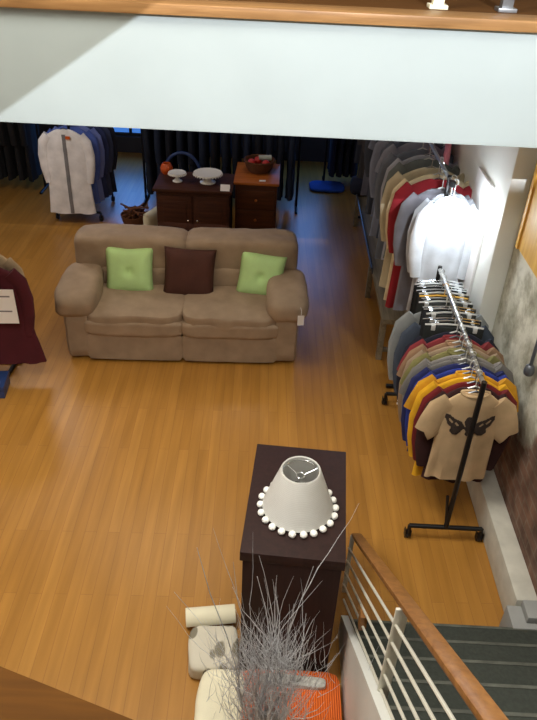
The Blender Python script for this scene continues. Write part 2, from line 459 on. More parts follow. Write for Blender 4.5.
# enclosed white side of the stair
sw = B()
y0, yT = 2.40, 0.30
pts = [(y0, 0), (y0, 0.16), (yT, 0.16 + (y0 - yT) * RI / TR), (yT, 0)]
sw.add([(0.46, y, z) for y, z in pts] + [(0.50, y, z) for y, z in pts], [(0, 1, 2, 3), (7, 6, 5, 4), (0, 4, 5, 1), (1, 5, 6, 2), (2, 6, 7, 3), (3, 7, 4, 0)])
struct('trim_5', sw, M['white'])
ld = B()
P = [(-2.2, 1.48), (-0.63, 0.955), (-0.26, 0.835), (0.3, 0.66), (0.46, 0.30), (1.58, 0.30), (1.58, YF), (-2.2, YF)]
ld.add([(x, y, 1.84) for x, y in P] + [(x, y, 1.9) for x, y in P], [tuple(range(7, -1, -1)), tuple(range(8, 16))] + [(i, (i + 1) % 8, (i + 1) % 8 + 8, i + 8) for i in range(8)])
struct('landing', ld, M['landwood'])

# ------------------------------------------------------------------ stair railing
def railing():
    t = thing('stair_railing', 'stair railing with flat wooden handrail and thin pale metal bars beside dark steps', 'railing', (0.5, 2.72, 0))
    sl = 0.81
    def L(y, dz=0): return (0.0, y - 2.72, 0.50 + sl * (2.67 - y) + dz)
    hr = B(); ang = math.atan(sl)
    a = Vector(L(2.70)); b = Vector(L(0.42)); mid = (a + b) / 2 + Vector((0.032, 0, 0.006)); ln = (a - b).length
    hr.box(mid, (0.062, ln, 0.024), (-ang, 0, 0))
    hr.build('handrail', M['railwood'], t, True, 0.01)
    for i in range(5):
        d = -0.105 - 0.105 * i
        B().tube([L(2.70 - i * 0.005, d) if L(2.70, d)[2] > 0.02 else L(2.67 + (0.5 + d - 0.03) / sl, d), L(0.44, d)], 0.0065, 8).build('rail_bar', M['metal_white'], t)
    for y in (1.55, 0.55):
        B().box((0.012, y - 2.72, L(y)[2] - 0.34), (0.048, 0.012, 0.66)).build('post', M['metal_white'], t, True, 0.003)
    B().box((0.008, 2.68 - 2.72, 0.25), (0.024, 0.012, 0.50)).build('end_post', M['metal_white'], t, True, 0.002)
    B().box((0.0, 2.05 - 2.72, 0.62), (0.035, 0.05, 0.10)).build('bracket', M['railwood'], t, True, 0.004)
railing()

# ------------------------------------------------------------------ sofa
def sofa():
    t = thing('sofa', 'wide taupe two-seat reclining sofa with puffy arms in the middle of the floor', 'sofa', (-0.785, 5.02, 0), math.radians(2.6))
    m_ = M['sofa']
    B().puff((0, 0.52, 0.20), (1.94, 0.90, 0.34), 12).build('base', m_, t)
    for s in (-1, 1):
        B().puff((s * 0.415, 0.05, 0.155), (0.835, 0.13, 0.27), 14, 10, 0.004, s).build('footrest_panel', m_, t)
        sc = B().puff((s * 0.415, 0.36, 0.41), (0.85, 0.78, 0.17), 7, 12, 0.012, s * 3)
        sc.puff((s * 0.415, 0.05, 0.345), (0.84, 0.17, 0.15), 6, 10, 0.006, s * 5)
        sc.build('seat_cushion', m_, t)
        bc = B().puff((s * 0.495, 0.72, 0.76), (1.01, 0.36, 0.33), 7, 13, 0.014, s * 7)
        bc.puff((s * 0.42, 0.67, 0.56), (0.85, 0.30, 0.24), 4.5, 10, 0.012, s * 9)
        bc.build('back_cushion', m_, t)
        B().puff((s * 0.895, 0.44, 0.265), (0.23, 0.89, 0.51), 10, 10, 0.005, s).build('arm_side', m_, t)
        def lift(w): return (w.x * (1.0 - 0.16 * w.y), w.y, w.z + 0.05 * w.y)
        B().puff((s * 0.905, 0.31, 0.55), (0.36, 0.70, 0.24), 3.6, 12, 0.012, s * 11, fn=lift).build('armrest', m_, t)
    B().puff((0, 0.84, 0.45), (1.90, 0.22, 0.80), 10, 8).build('back_panel', m_, t)
    for x in (-0.85, 0.85):
        for y in (0.12, 0.86): B().lathe([(0.03, 0), (0.035, 0.06)], 12, (x, y, 0)).build('foot', M['blackplastic'], t)
sofa()


def pillow(name, label, w, T, mat, loc, rot, group=None, tuft=False, piping=False):
    n = 14; vs = []; fs = []
    for side in (1, -1):
        for i in range(n + 1):
            for j in range(n + 1):
                u, v = -1 + 2 * i / n, -1 + 2 * j / n
                k = max(0, (1 - abs(u) ** 3.2) * (1 - abs(v) ** 3.2)) ** 0.55
                pin = 1 - 0.05 * (1 - u * u) - 0.05 * (1 - v * v) + 0.05
                x = u * w / 2 * (1 - 0.06 * (1 - v * v)); z = v * w / 2 * (1 - 0.06 * (1 - u * u))
                h = T / 2 * k
                if tuft: h *= 1 - 0.55 * math.exp(-((u * u + v * v) / 0.03))
                h *= 1 + 0.12 * noise.noise(Vector((u * 2, v * 2, side * 3 + loc[0])))
                vs.append((x, side * -h, z))
    N2 = (n + 1) ** 2
    for s in (0, 1):
        for i in range(n):
            for j in range(n):
                a = s * N2 + i * (n + 1) + j; f = (a, a + 1, a + n + 2, a + n + 1); fs.append(f if s == 0 else f[::-1])
    me = bpy.data.meshes.new(name); me.from_pydata(vs, [], fs)
    bm = bmesh.new(); bm.from_mesh(me); bmesh.ops.remove_doubles(bm, verts=bm.verts, dist=0.0006); bmesh.ops.recalc_face_normals(bm, faces=bm.faces)
    for f in bm.faces: f.smooth = True
    bm.to_mesh(me); bm.free(); me.materials.append(mat)
    o = bpy.data.objects.new(name, me); C.objects.link(o); o.location = loc; o.rotation_euler = rot
    if tuft:
        b = B().sphere((0, 0, 0), 0.013, 10, 6, (1, 0.5, 1)).build('button', mat, o); b.location = (0, -T / 2 * 0.47, 0)
    return tag(o, label, 'cushion', group)

LEAN = math.radians(-17)
pillow('throw_pillow', 'mint green square tufted pillow on the left half of the sofa', 0.43, 0.15, M['green'], (-1.305, 5.49, 0.645), (LEAN, 0, math.radians(2)), 'mint pillows on the sofa', True)
pillow('throw_pillow', 'mint green square tufted pillow leaning by the right sofa arm', 0.41, 0.15, M['green'], (-0.135, 5.53, 0.635), (LEAN, math.radians(6), math.radians(-4)), 'mint pillows on the sofa', True)
pillow('throw_pillow', 'dark brown square pillow at the centre of the sofa', 0.46, 0.14, M['brown'], (-0.770, 5.48, 0.645), (LEAN, math.radians(3), math.radians(3)))

pt = thing('price_tag', 'small white paper tag hanging on the right sofa arm', 'tag', (0.225, 5.0, 0.545), math.radians(8))
B().box((0, -0.015, -0.03), (0.055, 0.003, 0.095)).build('card', M['paper'], pt, False)
B().tube([(0, -0.015, 0.02), (0.005, 0.0, 0.05), (0.0, 0.03, 0.07)], 0.002, 6).build('string', M['paper'], pt)

# ------------------------------------------------------------------ tall dark pedestal and lamp shade
pd = thing('display_pedestal', 'tall dark espresso wooden pedestal with a white lamp shade on top', 'pedestal', (0.165, 2.49, 0), math.radians(-3.5))
B().box((0, 0, 0.94), (0.49, 0.76, 0.06)).build('top', M['ped'], pd, True, 0.004)
B().box((0, 0, 0.48), (0.465, 0.735, 0.86)).build('body', M['ped'], pd, True, 0.004)
B().box((0, 0, 0.025), (0.475, 0.745, 0.05)).build('base', M['ped'], pd, True, 0.004)

ls = thing('lamp_shade', 'white string lamp shade with pompom trim standing on dark pedestal', 'lamp shade', (0.165, 2.415, 0.97))
prof = [(0.185, 0.022), (0.165, 0.06), (0.147, 0.11), (0.128, 0.17), (0.110, 0.23), (0.102, 0.262)]
sh = B()
n = 64; vs = []
rows = 60
for i in range(rows + 1):
    t_ = i / rows; z = 0.022 + t_ * 0.24
    r = 0.176 - (0.176 - 0.095) * t_
    r += 0.0009 * (1 if i % 2 else -1)
    vs.append((r, z))
inner = [(r - 0.006, z) for r, z in vs[::-1]]
ring = vs + [(0.092, 0.266)] + inner
sh.lathe(ring + [ring[0]], n, cap=False)
sh.build('shade', M['shade'], ls, angle=80)
rg = B()
rg.lathe([(0.087 + 0.003 * math.cos(a), 0.245 + 0.003 * math.sin(a)) for a in [2 * PI * i / 8 for i in range(9)]], 32, cap=False)
rg.lathe([(0.02 + 0.003 * math.cos(a), 0.225 + 0.003 * math.sin(a)) for a in [2 * PI * i / 8 for i in range(9)]], 16, cap=False)
for k in range(3):
    a = k * 2 * PI / 3 + 0.4; rg.tube([(0.02 * math.cos(a), 0.02 * math.sin(a), 0.225), (0.086 * math.cos(a), 0.086 * math.sin(a), 0.245)], 0.0022, 6)
rg.build('spider_fitting', M['chrome'], ls)
for k in range(22):
    a = 2 * PI * k / 22
    b = B(); b.puff((0, 0, 0), (0.036, 0.036, 0.034), 2.0, 5, 0.003, k)
    o = b.build('pompom', M['pom'], ls); o.location = (0.186 * math.cos(a), 0.186 * math.sin(a), 0.0175)

# ------------------------------------------------------------------ twigs and soft goods at the pedestal's foot
vs_ = tag(B().lathe([(0.075, 0), (0.08, 0.01), (0.10, 0.2), (0.104, 0.205), (0.098, 0.205), (0.078, 0.012), (0.001, 0.012)], 28).build('bucket', M['zinc']), 'grey zinc bucket holding the twigs in front of the pedestal', 'bucket')
vs_.location = (0.05, 1.66, 0)
tw = thing('twig_bunch', 'bunch of dry silvery grey twigs standing in front of the dark pedestal', 'branches', (0.05, 1.66, 0.02))
rt = random.Random(11)
def branch(b, p, d, ln, r, depth):
    pts = [Vector(p)]; dd = Vector(d).normalized(); k = 6
    for i in range(k):
        dd = (dd + Vector((rt.uniform(-.2, .2), rt.uniform(-.14, .14), rt.uniform(.05, .22)))).normalized()
        pts.append(pts[-1] + dd * ln / k)
    b.tube(pts, [r * (1 - 0.8 * i / k) for i in range(k + 1)], 5)
    if depth > 0:
        for _ in range(3):
            i = rt.randint(2, k - 1); nd = (dd + Vector((rt.uniform(-.55, .55), rt.uniform(-.4, .4), rt.uniform(0, .4)))).normalized()
            branch(b, pts[i], nd, ln * rt.uniform(.25, .5), r * .55, depth - 1)
specs = [(-0.12, 0.14, 1.40), (-0.10, 0.10, 1.25), (0.05, 0.18, 1.25), (0.03, 0.22, 1.25), (-0.03, 0.22, 1.2), (0.11, 0.08, 0.95), (-0.14, 0.02, 1.0)]
for k in range(54):
    b = B()
    if k < len(specs): ax, ay, ln = specs[k]
    else:
        ax = max(-.12, min(.12, rt.gauss(0, .06))); ay = rt.uniform(-.02, .22); ln = rt.uniform(0.55, 1.05)
    rr = rt.uniform(0, .085); th = rt.uniform(0, 2 * PI)
    branch(b, (rr * math.cos(th), rr * math.sin(th), 0), (ax, ay, 1), ln, rt.uniform(.003, .005), 1)
    b.build('branch', M['twig'] if k % 3 else M['twig2'], tw)
fine = B()
for k in range(900):
    z = rt.uniform(.15, .78); s_ = 0.09 + z * 0.05
    branch(fine, (rt.gauss(0, 0.8) * s_, 0.04 + rt.uniform(-.3, .9) * s_, z), (rt.uniform(-.4, .4), rt.uniform(-.3, .3), rt.uniform(0.2, 1)), rt.uniform(.10, .30), .0012, 0)
fo = fine.build('fine_twigs', M['twig'], tw); fo['kind'] = 'stuff'

def flat_cushion(name, label, mat, loc, size, rot, seed, p=3.2):
    o = B().puff((0, 0, 0), size, p, 12, 0.012, seed).build(name, mat); o.location = loc; o.rotation_euler = rot
    return tag(o, label, 'cushion')
fc = tag(B().puff((0, 0, 0), (0.53, 0.36, 0.13), 9.0, 12, 0.008, 2).build('ribbed_cushion', M['orange']), 'orange ribbed knit cushion lying at the front foot of dark pedestal', 'cushion')
fc.location = (0.175, 1.90, 0.068)
# rolled cream rug
rl = thing('rolled_rug', 'thin cream rolled rug sticking out left of dark pedestal base', 'rug', (-0.275, 2.42, 0), math.radians(9))
sp_ = B(); prof = []
for i in range(60):
    a = i / 59 * 5 * PI; r = 0.018 + 0.043 * i / 59; prof.append((r * math.cos(a), r * math.sin(a)))
rings = []
for x in (-0.14, 0.14):
    outer = [(x, r[0], r[1] + 0.063) for r in prof]; inn = [(x, r[0] * (1 - 0.0045 / max(0.01, math.hypot(*r))), r[1] * (1 - 0.0045 / max(0.01, math.hypot(*r))) + 0.063) for r in prof[::-1]]
    rings.append(outer + inn)
sp_.loft(rings, cap=False).build('roll', M['cream'], rl)
flat_cushion('leaf_print_cushion', 'pale cushion with grey leaf print between cream roll and cream cushion', M['leaf'], (-0.235, 2.20, 0.062), (0.27, 0.27, 0.12), (0, 0, 0.08), 4, 6)
flat_cushion('plain_cushion', 'plain cream cushion left of the orange ribbed cushion', M['cream'], (-0.17, 1.88, 0.076), (0.24, 0.36, 0.15), (0, 0, -0.04), 9, 5)
rn = tag(B().puff((0, 0, 0), (0.34, 0.06, 0.04), 5, 8, 0.003, 4).build('felt_roll', M['runner']), 'thin grey felt roll lying across the orange cushion against pedestal', 'roll')
rn.location = (0.19, 2.0, 0.148); rn.rotation_euler = (0, 0, math.radians(-2))

# ------------------------------------------------------------------ garments
def garment(name, label, cat, mat, half=0.20, length=0.62, sl=0.24, long_sl=False, thick=0.022, flare=1.05, seed=0, group=None, hanger=True,
            hang_mat=None, top=-0.09, hw=None, collar=None, open_front=None, cuff=None):
    """garment on its hanger; origin on the rod, faces -y"""
    rd = random.Random(seed)
    t = thing(name, label, cat, (0, 0, 0), 0, group)
    ph = [rd.uniform(0, 6.28) for _ in range(6)]
    n = 32; rings = []
    zs = [0, -0.012, -0.03, -0.055, -0.085, -0.13, -0.19, -0.27, -0.36, -0.45, -0.54, -0.63, -0.72, -0.81, -0.9, -1.0]
    zs = [z for z in zs if z > -length + 0.02] + [-length]
    def halfw(z):
        if z > -0.085:
            k = -z / 0.085; return 0.075 + (half - 0.075) * (k ** 0.75)
        k = min(1, (-z - 0.085) / max(0.1, length - 0.085)); return half * (1.0 - 0.03 * math.sin(k * PI)) * (1 + (flare - 1) * k)
    def foldy(x, z):
        f = min(1, max(0, (-z - 0.1) / (length - 0.1)))
        return f * (0.010 * math.sin(x * 42 + ph[0] + z * 3) + 0.007 * math.sin(x * 75 + ph[1] - z * 5)) + 0.004 * math.sin(z * 30 + ph[2])
    for z in zs:
        hwz = halfw(z); ty = thick * (0.5 + 0.5 * min(1, -z / 0.08)); ring = []
        for j in range(n):
            a = 2 * PI * j / n; ca, sa = math.cos(a), math.sin(a)
            x = hwz * math.copysign(abs(ca) ** 0.7, ca); y = ty * math.copysign(abs(sa) ** 0.8, sa)
            ring.append((x, y + foldy(x, z) * (0.5 + 0.5 * abs(sa)), z + top + (0.006 * math.sin(x * 20 + ph[3]) if z == -length else 0)))
        rings.append(ring)
    b = B().loft(rings)
    for s in (-1, 1):
        if long_sl: path = [(half - 0.05, -0.075, 0.066), (half + 0.015, -0.15, 0.066), (half + 0.045, -0.30, 0.058), (half + 0.04, -0.45, 0.052), (half + 0.02, -0.58, 0.045), (half + 0.015, -0.62, 0.04)]
        else: path = [(half - 0.05, -0.075, 0.075), (half + 0.005, -0.12, 0.078), (half + 0.035, -0.12 - sl * 0.35, 0.078), (half + 0.06, -0.12 - sl * 0.7, 0.076), (half + 0.07, -0.10 - sl * 0.8, 0.074)]
        rr = []
        for i, (px, pz, pr) in enumerate(path):
            q = path[min(i + 1, len(path) - 1)]; p0 = path[max(0, i - 1)]; tx, tz = q[0] - p0[0], q[1] - p0[1]; L = math.hypot(tx, tz) or 1; nx, nz = -tz / L, tx / L
            ring = []
            for j in range(14):
                a = 2 * PI * j / 14
                ring.append((s * (px + nx * pr * math.cos(a)), thick * 0.9 * math.sin(a) + foldy(px * s, pz) * 0.6, pz + nz * pr * math.cos(a) + top))
            rr.append(ring)
        b.loft(rr)
    b.build('body', mat, t)
    if collar:
        cb = B(); pts = []
        for j in range(17):
            a = 2 * PI * j / 16; pts.append((0.082 * math.cos(a), (thick * 0.75) * math.sin(a), top + 0.004 - 0.024 * max(0, -math.sin(a))))
        cb.tube(pts, 0.009, 6, False).build('collar', collar, t)
    if open_front:
        ob = B(); rg_ = []
        for z in [-0.05 - i * (length - 0.06) / 12 for i in range(13)]:
            y = -thick - 0.006 + foldy(0.0, z); rg_.append([(-0.02, y, z + top), (0.02, y, z + top), (0.02, y + 0.008, z + top), (-0.02, y + 0.008, z + top)])
        ob.loft(rg_).build('zip_placket', open_front, t)
    if cuff:
        for s in (-1, 1):
            for dz in (0, 0.03):
                B().tube([(s * (half + 0.016) - 0.05, 0, -0.60 + dz + top), (s * (half + 0.016) + 0.05, 0, -0.60 + dz + top)], 0.008, 6).build('cuff_stripe', cuff, t)
    if hanger:
        hb = B(); hk = [(0, 0, top + 0.015)]
        hk += [(0, 0, -0.022), (0.012, 0, -0.016)]
        for k in range(0, 8):
            a = -0.3 + k * (PI + 0.3) / 7; hk.append((0.0185 * math.cos(a), 0, 0.0185 * math.sin(a)))
        hb.tube(hk, 0.0028, 6)
        hb.tube([(-half * 0.85, 0, top - 0.085), (-0.06, 0, top - 0.012), (0, 0, top + 0.014), (0.06, 0, top - 0.012), (half * 0.85, 0, top - 0.085)], 0.006, 6)
        hb.build('hanger', hang_mat or M['clear'], t)
    t['_f'] = 0
    del t['_f']
    return t, (lambda x, z: -thick + foldy(x, z))


def place(t, loc, rz=0.0):
    t.location = loc; t.rotation_euler = (0, 0, rz)


def rolling_rack(label, x, y0, y1, h, w, over=0.0):
    """single-rail rack running in depth, H-shaped ends on castors"""
    t = thing('clothes_rack', label, 'clothes rack', (x, (y0 + y1) / 2, 0))
    hl = (y1 - y0) / 2
    B().tube([(0, -hl - over, h), (0, hl, h)], 0.0135, 12).build('rail', M['rod'], t)
    for s in (-1, 1):
        B().tube([(0, s * hl, 0.12), (0, s * hl, h + 0.02)], 0.016, 12).build('post', M['black'], t)
        B().tube([(-w, s * hl, 0.12), (w, s * hl, 0.12)], 0.016, 12).build('base_bar', M['black'], t)
        B().tube([(-0.04 , s * hl, 0.40), (0, s * hl, 0.125)], 0.010, 10).build('brace', M['black'], t)
        for q in (-1, 1):
            cs = B().tube([(q * w, s * hl, 0.12), (q * w, s * hl, 0.055)], 0.012, 10)
            cs.box((q * w - 0.018, s * hl + 0.01, 0.045), (0.005, 0.04, 0.06)).box((q * w + 0.018, s * hl + 0.01, 0.045), (0.005, 0.04, 0.06))
            c = cs.build('castor', M['black'], t)
            wl = B(); prof_ = [(0.001, -0.012), (0.024, -0.012), (0.030, -0.006), (0.030, 0.006), (0.024, 0.012), (0.001, 0.012)]
            wl.lathe(prof_, 18, mat=Matrix.Translation((q * w, s * hl + 0.015, 0.0305)) @ Matrix.Rotation(PI / 2, 4, 'Y')).build('wheel', M['blackplastic'], c)
    return t

# near rack
NX, NH = 1.185, 1.27
rolling_rack('black rolling clothes rack of tee shirts and trousers by the worn right wall', NX, 3.13, 4.55, NH, 0.235)
near = [
    # name, colour, half, length, long, label
    ('tee_shirt', (196, 168, 130), .178, .66, False, 'tan tee shirt with dark winged print at the front end of the near rack'),
    ('long_sleeve_shirt', (52, 22, 24), .185, .72, True, 'dark maroon long sleeve shirt just behind the tan winged tee shirt'),
    ('tee_shirt', (112, 26, 30), .205, .62, True, 'red-brown shirt between the dark long sleeve and the yellow shirts'),
    ('long_sleeve_shirt', (224, 168, 28), .215, .78, True, 'bright yellow long sleeve shirt, the nearer of the two yellow ones'),
    ('tee_shirt', (206, 150, 30), .225, .62, False, 'golden yellow tee shirt directly in front of the royal blue shirt'),
    ('tee_shirt', (34, 52, 140), .23, .66, True, 'royal blue shirt behind the two yellow shirts on near rack'),
    ('tee_shirt', (30, 38, 92), .235, .72, True, 'dark blue shirt between royal blue shirt and the grey shirts'),
    ('tee_shirt', (112, 110, 108), .24, .62, False, 'mid grey tee shirt, first grey one behind the blue shirts'),
    ('tee_shirt', (132, 128, 126), .235, .64, True, 'light grey shirt in the middle of the near rack'),
    ('tee_shirt', (124, 120, 74), .215, .58, False, 'olive green tee shirt among the grey ones on near rack'),
    ('tee_shirt', (150, 130, 108), .24, .66, True, 'beige shirt behind the grey and olive shirts'),
    ('sweater', (24, 26, 44), .235, .60, True, 'navy sweater with white striped cuffs in the middle of near rack'),
    ('tee_shirt', (128, 44, 50), .215, .58, False, 'dusty red shirt just in front of the striped-cuff navy sweater'),
    ('tee_shirt', (146, 116, 90), .23, .60, False, 'light brown shirt just in front of the dusty red shirt'),
    ('denim_jacket', (62, 72, 88), .24, .60, True, 'dark denim jacket toward the far end of near rack'),
    ('denim_jacket', (140, 146, 148), .25, .62, True, 'pale grey denim jacket behind the dark denim one'),
]
y = 3.20
for i, (nm, col, hf, ln, lo, lab) in enumerate(near):
    t, front = garment(nm, lab, 'shirt' if nm != 'denim_jacket' else 'jacket', fab(col), hf, ln, 0.25, lo, 0.021, 1.06, 30 + i, 'shirts on the near rack',
                       True, M['clear'] if i % 2 else M['steelgrey'], -0.11, collar=fab(col) if not lo else None, cuff=M['paper'] if nm == 'sweater' else None)
    if i > 10: y = (3.85, 3.79, 3.73, 4.02, 4.17)[i - 11]
    place(t, (NX + (i % 3 - 1) * 0.006, y, NH))
    if i == 0:
        # winged emblem printed on the chest
        wing = [(0.02, 0.0), (0.045, 0.035), (0.085, 0.05), (0.115, 0.075), (0.145, 0.082), (0.14, 0.055), (0.128, 0.035), (0.118, 0.012), (0.098, -0.002), (0.102, -0.03), (0.085, -0.048), (0.06, -0.05), (0.045, -0.036), (0.025, -0.032)]
        head = [(0.026 * math.cos(a), 0.03 + 0.036 * math.sin(a)) for a in [2 * PI * q / 14 for q in range(14)]]
        tail = [(-0.03, 0.0), (0.03, 0.0), (0.022, -0.045), (0.0, -0.062), (-0.022, -0.045)]
        holes = [[(0.055, 0.012), (0.075, 0.03), (0.08, 0.02), (0.06, 0.004)], [(0.09, 0.03), (0.115, 0.052), (0.116, 0.042), (0.094, 0.02)]]
        wing, head, tail = ([(a_ * 1.06, c_ * 1.12) for a_, c_ in P_] for P_ in (wing, head, tail)); holes = [[(a_ * 1.06, c_ * 1.12) for a_, c_ in P_] for P_ in holes]
        def inside(p, poly):
            r = False; j = len(poly) - 1
            for q in range(len(poly)):
                (x1, z1), (x2, z2) = poly[q], poly[j]
                if (z1 > p[1]) != (z2 > p[1]) and p[0] < (x2 - x1) * (p[1] - z1) / (z2 - z1) + x1: r = not r
                j = q
            return r
        eb = B(); step = 0.004
        for a in range(-42, 42):
            for c in range(-20, 28):
                x, z = (a + .5) * step, (c + .5) * step
                q = (abs(x), z)
                if (inside(q, wing) and not any(inside(q, h_) for h_ in holes)) or inside((x, z), head) or inside((x, z), tail):
                    vv = []
                    for dx, dz in ((0, 0), (1, 0), (1, 1), (0, 1)):
                        X_, Z_ = (a + dx) * step, (c + dz) * step - 0.235; vv.append((X_, front(X_, Z_) - 0.0028 + 0.021 * (1 - (max(0, 1 - (abs(X_) / 0.178) ** 2.86)) ** 0.4), Z_ - 0.11))
                    eb.add(vv, [(0, 1, 2, 3)])
        eb.build('winged_print', M['print'], t, False)
    y += 0.048

def trousers(label, mat, seed, group, clip):
    rd = random.Random(seed); t = thing('trousers', label, 'trousers', (0, 0, 0), 0, group)
    w = rd.uniform(.165, .20); ln = rd.uniform(.45, .56); rings = []
    for z in (-0.10, -0.115, -0.15, -0.25, -0.35, -ln):
        ty = 0.009 if z > -0.105 else 0.015
        rings.append([(w * math.copysign(abs(math.cos(a)) ** .5, math.cos(a)), ty * math.copysign(abs(math.sin(a)) ** .8, math.sin(a)) + .004 * math.sin(z * 20 + a * 3 + seed), z) for a in [2 * PI * k / 20 for k in range(20)]])
    B().loft(rings).build('legs', mat, t)
    hb = B(); hk = [(0, 0, -0.075), (0, 0, -0.022), (0.012, 0, -0.016)] + [(0.0185 * math.cos(a), 0, 0.0185 * math.sin(a)) for a in [-0.3 + k * (PI + .3) / 7 for k in range(8)]]
    hb.tube(hk, .0028, 6); hb.tube([(-w * .98, 0, -.092), (-.05, 0, -.078), (.05, 0, -.078), (w * .98, 0, -.092)], .007, 6)
    hb.build('hanger', clip, t)
    for s in (-1, 1): B().box((s * w * .7, 0, -.105), (.028, .036, .04)).build('clip', clip, t, True, .004)
    return t
cols = [(30, 34, 34), (40, 44, 42), (24, 26, 30), (48, 50, 48), (36, 40, 46)]
TY = (3.90, 3.945, 3.98, 4.06, 4.10, 4.135, 4.21, 4.25, 4.29, 4.335, 4.38, 4.425, 4.47, 4.51)
for k in range(14):
    lab = 'dark trousers clipped on a clear hanger, %s pair from the near rack\'s far end' % ordinal(13 - k)
    if k == 8: lab = 'trousers on a pale wooden hanger in the far half of the near rack'
    t = trousers(lab, fab(cols[k % 5]), k, 'trousers on the near rack', M['chrome'] if k % 3 else M['clear'])
    if k == 8:
        for c_ in t.children:
            if c_.name.startswith('hanger'): c_.data.materials[0] = M['yellow']
    place(t, (NX + (k % 2) * 0.01, TY[k], NH), math.radians((k * 37 % 7) - 3))

# far rack on its low bench
FX, FH = 1.19, 1.86
fr_ = thing('clothes_rack', 'tall long rack of shirts and coats standing beyond the near rack', 'clothes rack', (FX, 6.75, 0))
B().tube([(0, -2.06, FH), (0, 1.75, FH)], .0135, 12).build('rail', M['rod'], fr_)
for s in (-1.955, 1.74):
    B().tube([(0.0, s, 0.03), (0.0, s, FH + .02)], .016, 12).build('post', M['black'], fr_)
    B().tube([(-.2, s, .025), (.24, s, .025)], .018, 12).build('base_bar', M['black'], fr_)
bn = thing('low_bench', 'long low weathered bench under the shirts of the far rack', 'bench', (1.16, 6.75, 0))
B().box((0, 0, .445), (.44, 3.2, .05)).build('top', M['bench'], bn, True, .006)
for x in (-.19, .19):
    B().box((x, 0, .395), (.03, 3.1, .05)).build('apron', M['bench'], bn, True, .003)
    for y in (-1.5, -.35, 1.5): B().box((x, y, .21), (.05, .06, .42)).build('leg', M['bench'], bn, True, .003)
B().box((0, -1.5, .1), (.36, .035, .035)).build('stretcher', M['bench'], bn, True, .003)
B().tube([(-.235, -.7, .50), (-.235, 1.5, .50)], .012, 10).build('side_rail', M['steelgrey'], bn)
for y in (-.7, .4, 1.5): B().tube([(-.235, y, .50), (-.225, y, .45)], .008, 8).build('rail_bracket', M['steelgrey'], bn)

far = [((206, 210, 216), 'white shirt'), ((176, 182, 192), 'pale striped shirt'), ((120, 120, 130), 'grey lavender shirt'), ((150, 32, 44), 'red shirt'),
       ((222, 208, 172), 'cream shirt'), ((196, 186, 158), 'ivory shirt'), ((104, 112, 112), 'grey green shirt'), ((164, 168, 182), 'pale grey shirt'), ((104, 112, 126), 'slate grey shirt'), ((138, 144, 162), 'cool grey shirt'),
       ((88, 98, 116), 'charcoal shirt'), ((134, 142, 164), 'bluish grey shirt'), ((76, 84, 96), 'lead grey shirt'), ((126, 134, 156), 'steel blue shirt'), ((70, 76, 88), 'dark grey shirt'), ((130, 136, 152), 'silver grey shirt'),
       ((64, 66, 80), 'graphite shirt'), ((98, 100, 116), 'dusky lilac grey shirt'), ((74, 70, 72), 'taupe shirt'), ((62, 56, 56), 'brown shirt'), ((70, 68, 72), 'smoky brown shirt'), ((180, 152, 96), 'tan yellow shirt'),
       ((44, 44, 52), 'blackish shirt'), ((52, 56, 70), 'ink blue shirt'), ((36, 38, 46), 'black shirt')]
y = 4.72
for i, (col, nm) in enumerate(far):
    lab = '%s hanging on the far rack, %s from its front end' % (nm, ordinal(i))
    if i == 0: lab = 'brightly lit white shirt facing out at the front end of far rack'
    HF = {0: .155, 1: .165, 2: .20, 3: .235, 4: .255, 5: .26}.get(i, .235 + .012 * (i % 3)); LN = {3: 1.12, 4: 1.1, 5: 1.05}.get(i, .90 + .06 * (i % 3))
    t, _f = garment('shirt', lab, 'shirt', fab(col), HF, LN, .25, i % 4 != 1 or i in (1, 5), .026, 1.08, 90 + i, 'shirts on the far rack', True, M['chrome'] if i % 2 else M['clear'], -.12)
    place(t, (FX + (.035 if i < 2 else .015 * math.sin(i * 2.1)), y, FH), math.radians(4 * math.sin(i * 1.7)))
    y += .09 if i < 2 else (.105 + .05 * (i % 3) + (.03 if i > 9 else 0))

# clamp lamp shining at the front of the far rack
cl = thing('clamp_lamp', 'glaring white clamp lamp in front of the white shirts on far rack', 'lamp', (1.18, 4.60, 1.67))
B().tube([(0, .06, .02), (.01, .08, .12), (.01, .085, .19)], .008, 8).build('arm', M['chrome'], cl)
rot = Matrix.Rotation(math.radians(62), 4, 'X')
rf = B(); rf.lathe([(.03, -.06), (.06, -.05), (.10, -.02), (.121, .012), (.117, .012), (.097, -.018), (.058, -.044), (.002, -.05)], 32, mat=rot).build('reflector', M['white'], cl)
bb = B().sphere((0, 0, 0), .118, 24, 14, (1, 1, .5)); bb.v = [tuple(rot @ Vector(q)) for q in bb.v]; bu = bb.build('bulb', M['bulb'], cl)
B().box((.01, .085, .19), (.04, .05, .04)).build('clamp', M['black'], cl, True, .004)

bag = tag(B().puff((0, 0, 0), (.26, .22, .22), 2.6, 10, .02, 3).build('cloth_bundle', M['navy']), 'round dark bundle on the far left corner of the low bench', 'bundle')
bag.location = (.96, 8.12, .572)
pk, _ = garment('blouse', 'pink blouse hanging high beside the white painted wall', 'shirt', fab((244, 150, 170)), .17, .55, .2, False, .025, 1.1, 5, None, True, M['clear'], -.1)
place(pk, (1.44 - .22, 0, 0)); pk.location = (1.395, 5.86, 2.02); pk.rotation_euler = (0, 0, math.radians(78))
B().tube([(-.0, .0, .0185), (0, .0, .0185), (0.0, -.06, .0185)], .005, 6).build('hook', M['chrome'], pk)
pb = tag(B().box((0, 0, 0), (.02, .42, .95)).build('white_board', M['paper'], None, True, .003), 'plain white board leaning flat on the bright painted wall', 'board')
pb.location = (1.437, 4.76, 1.42)

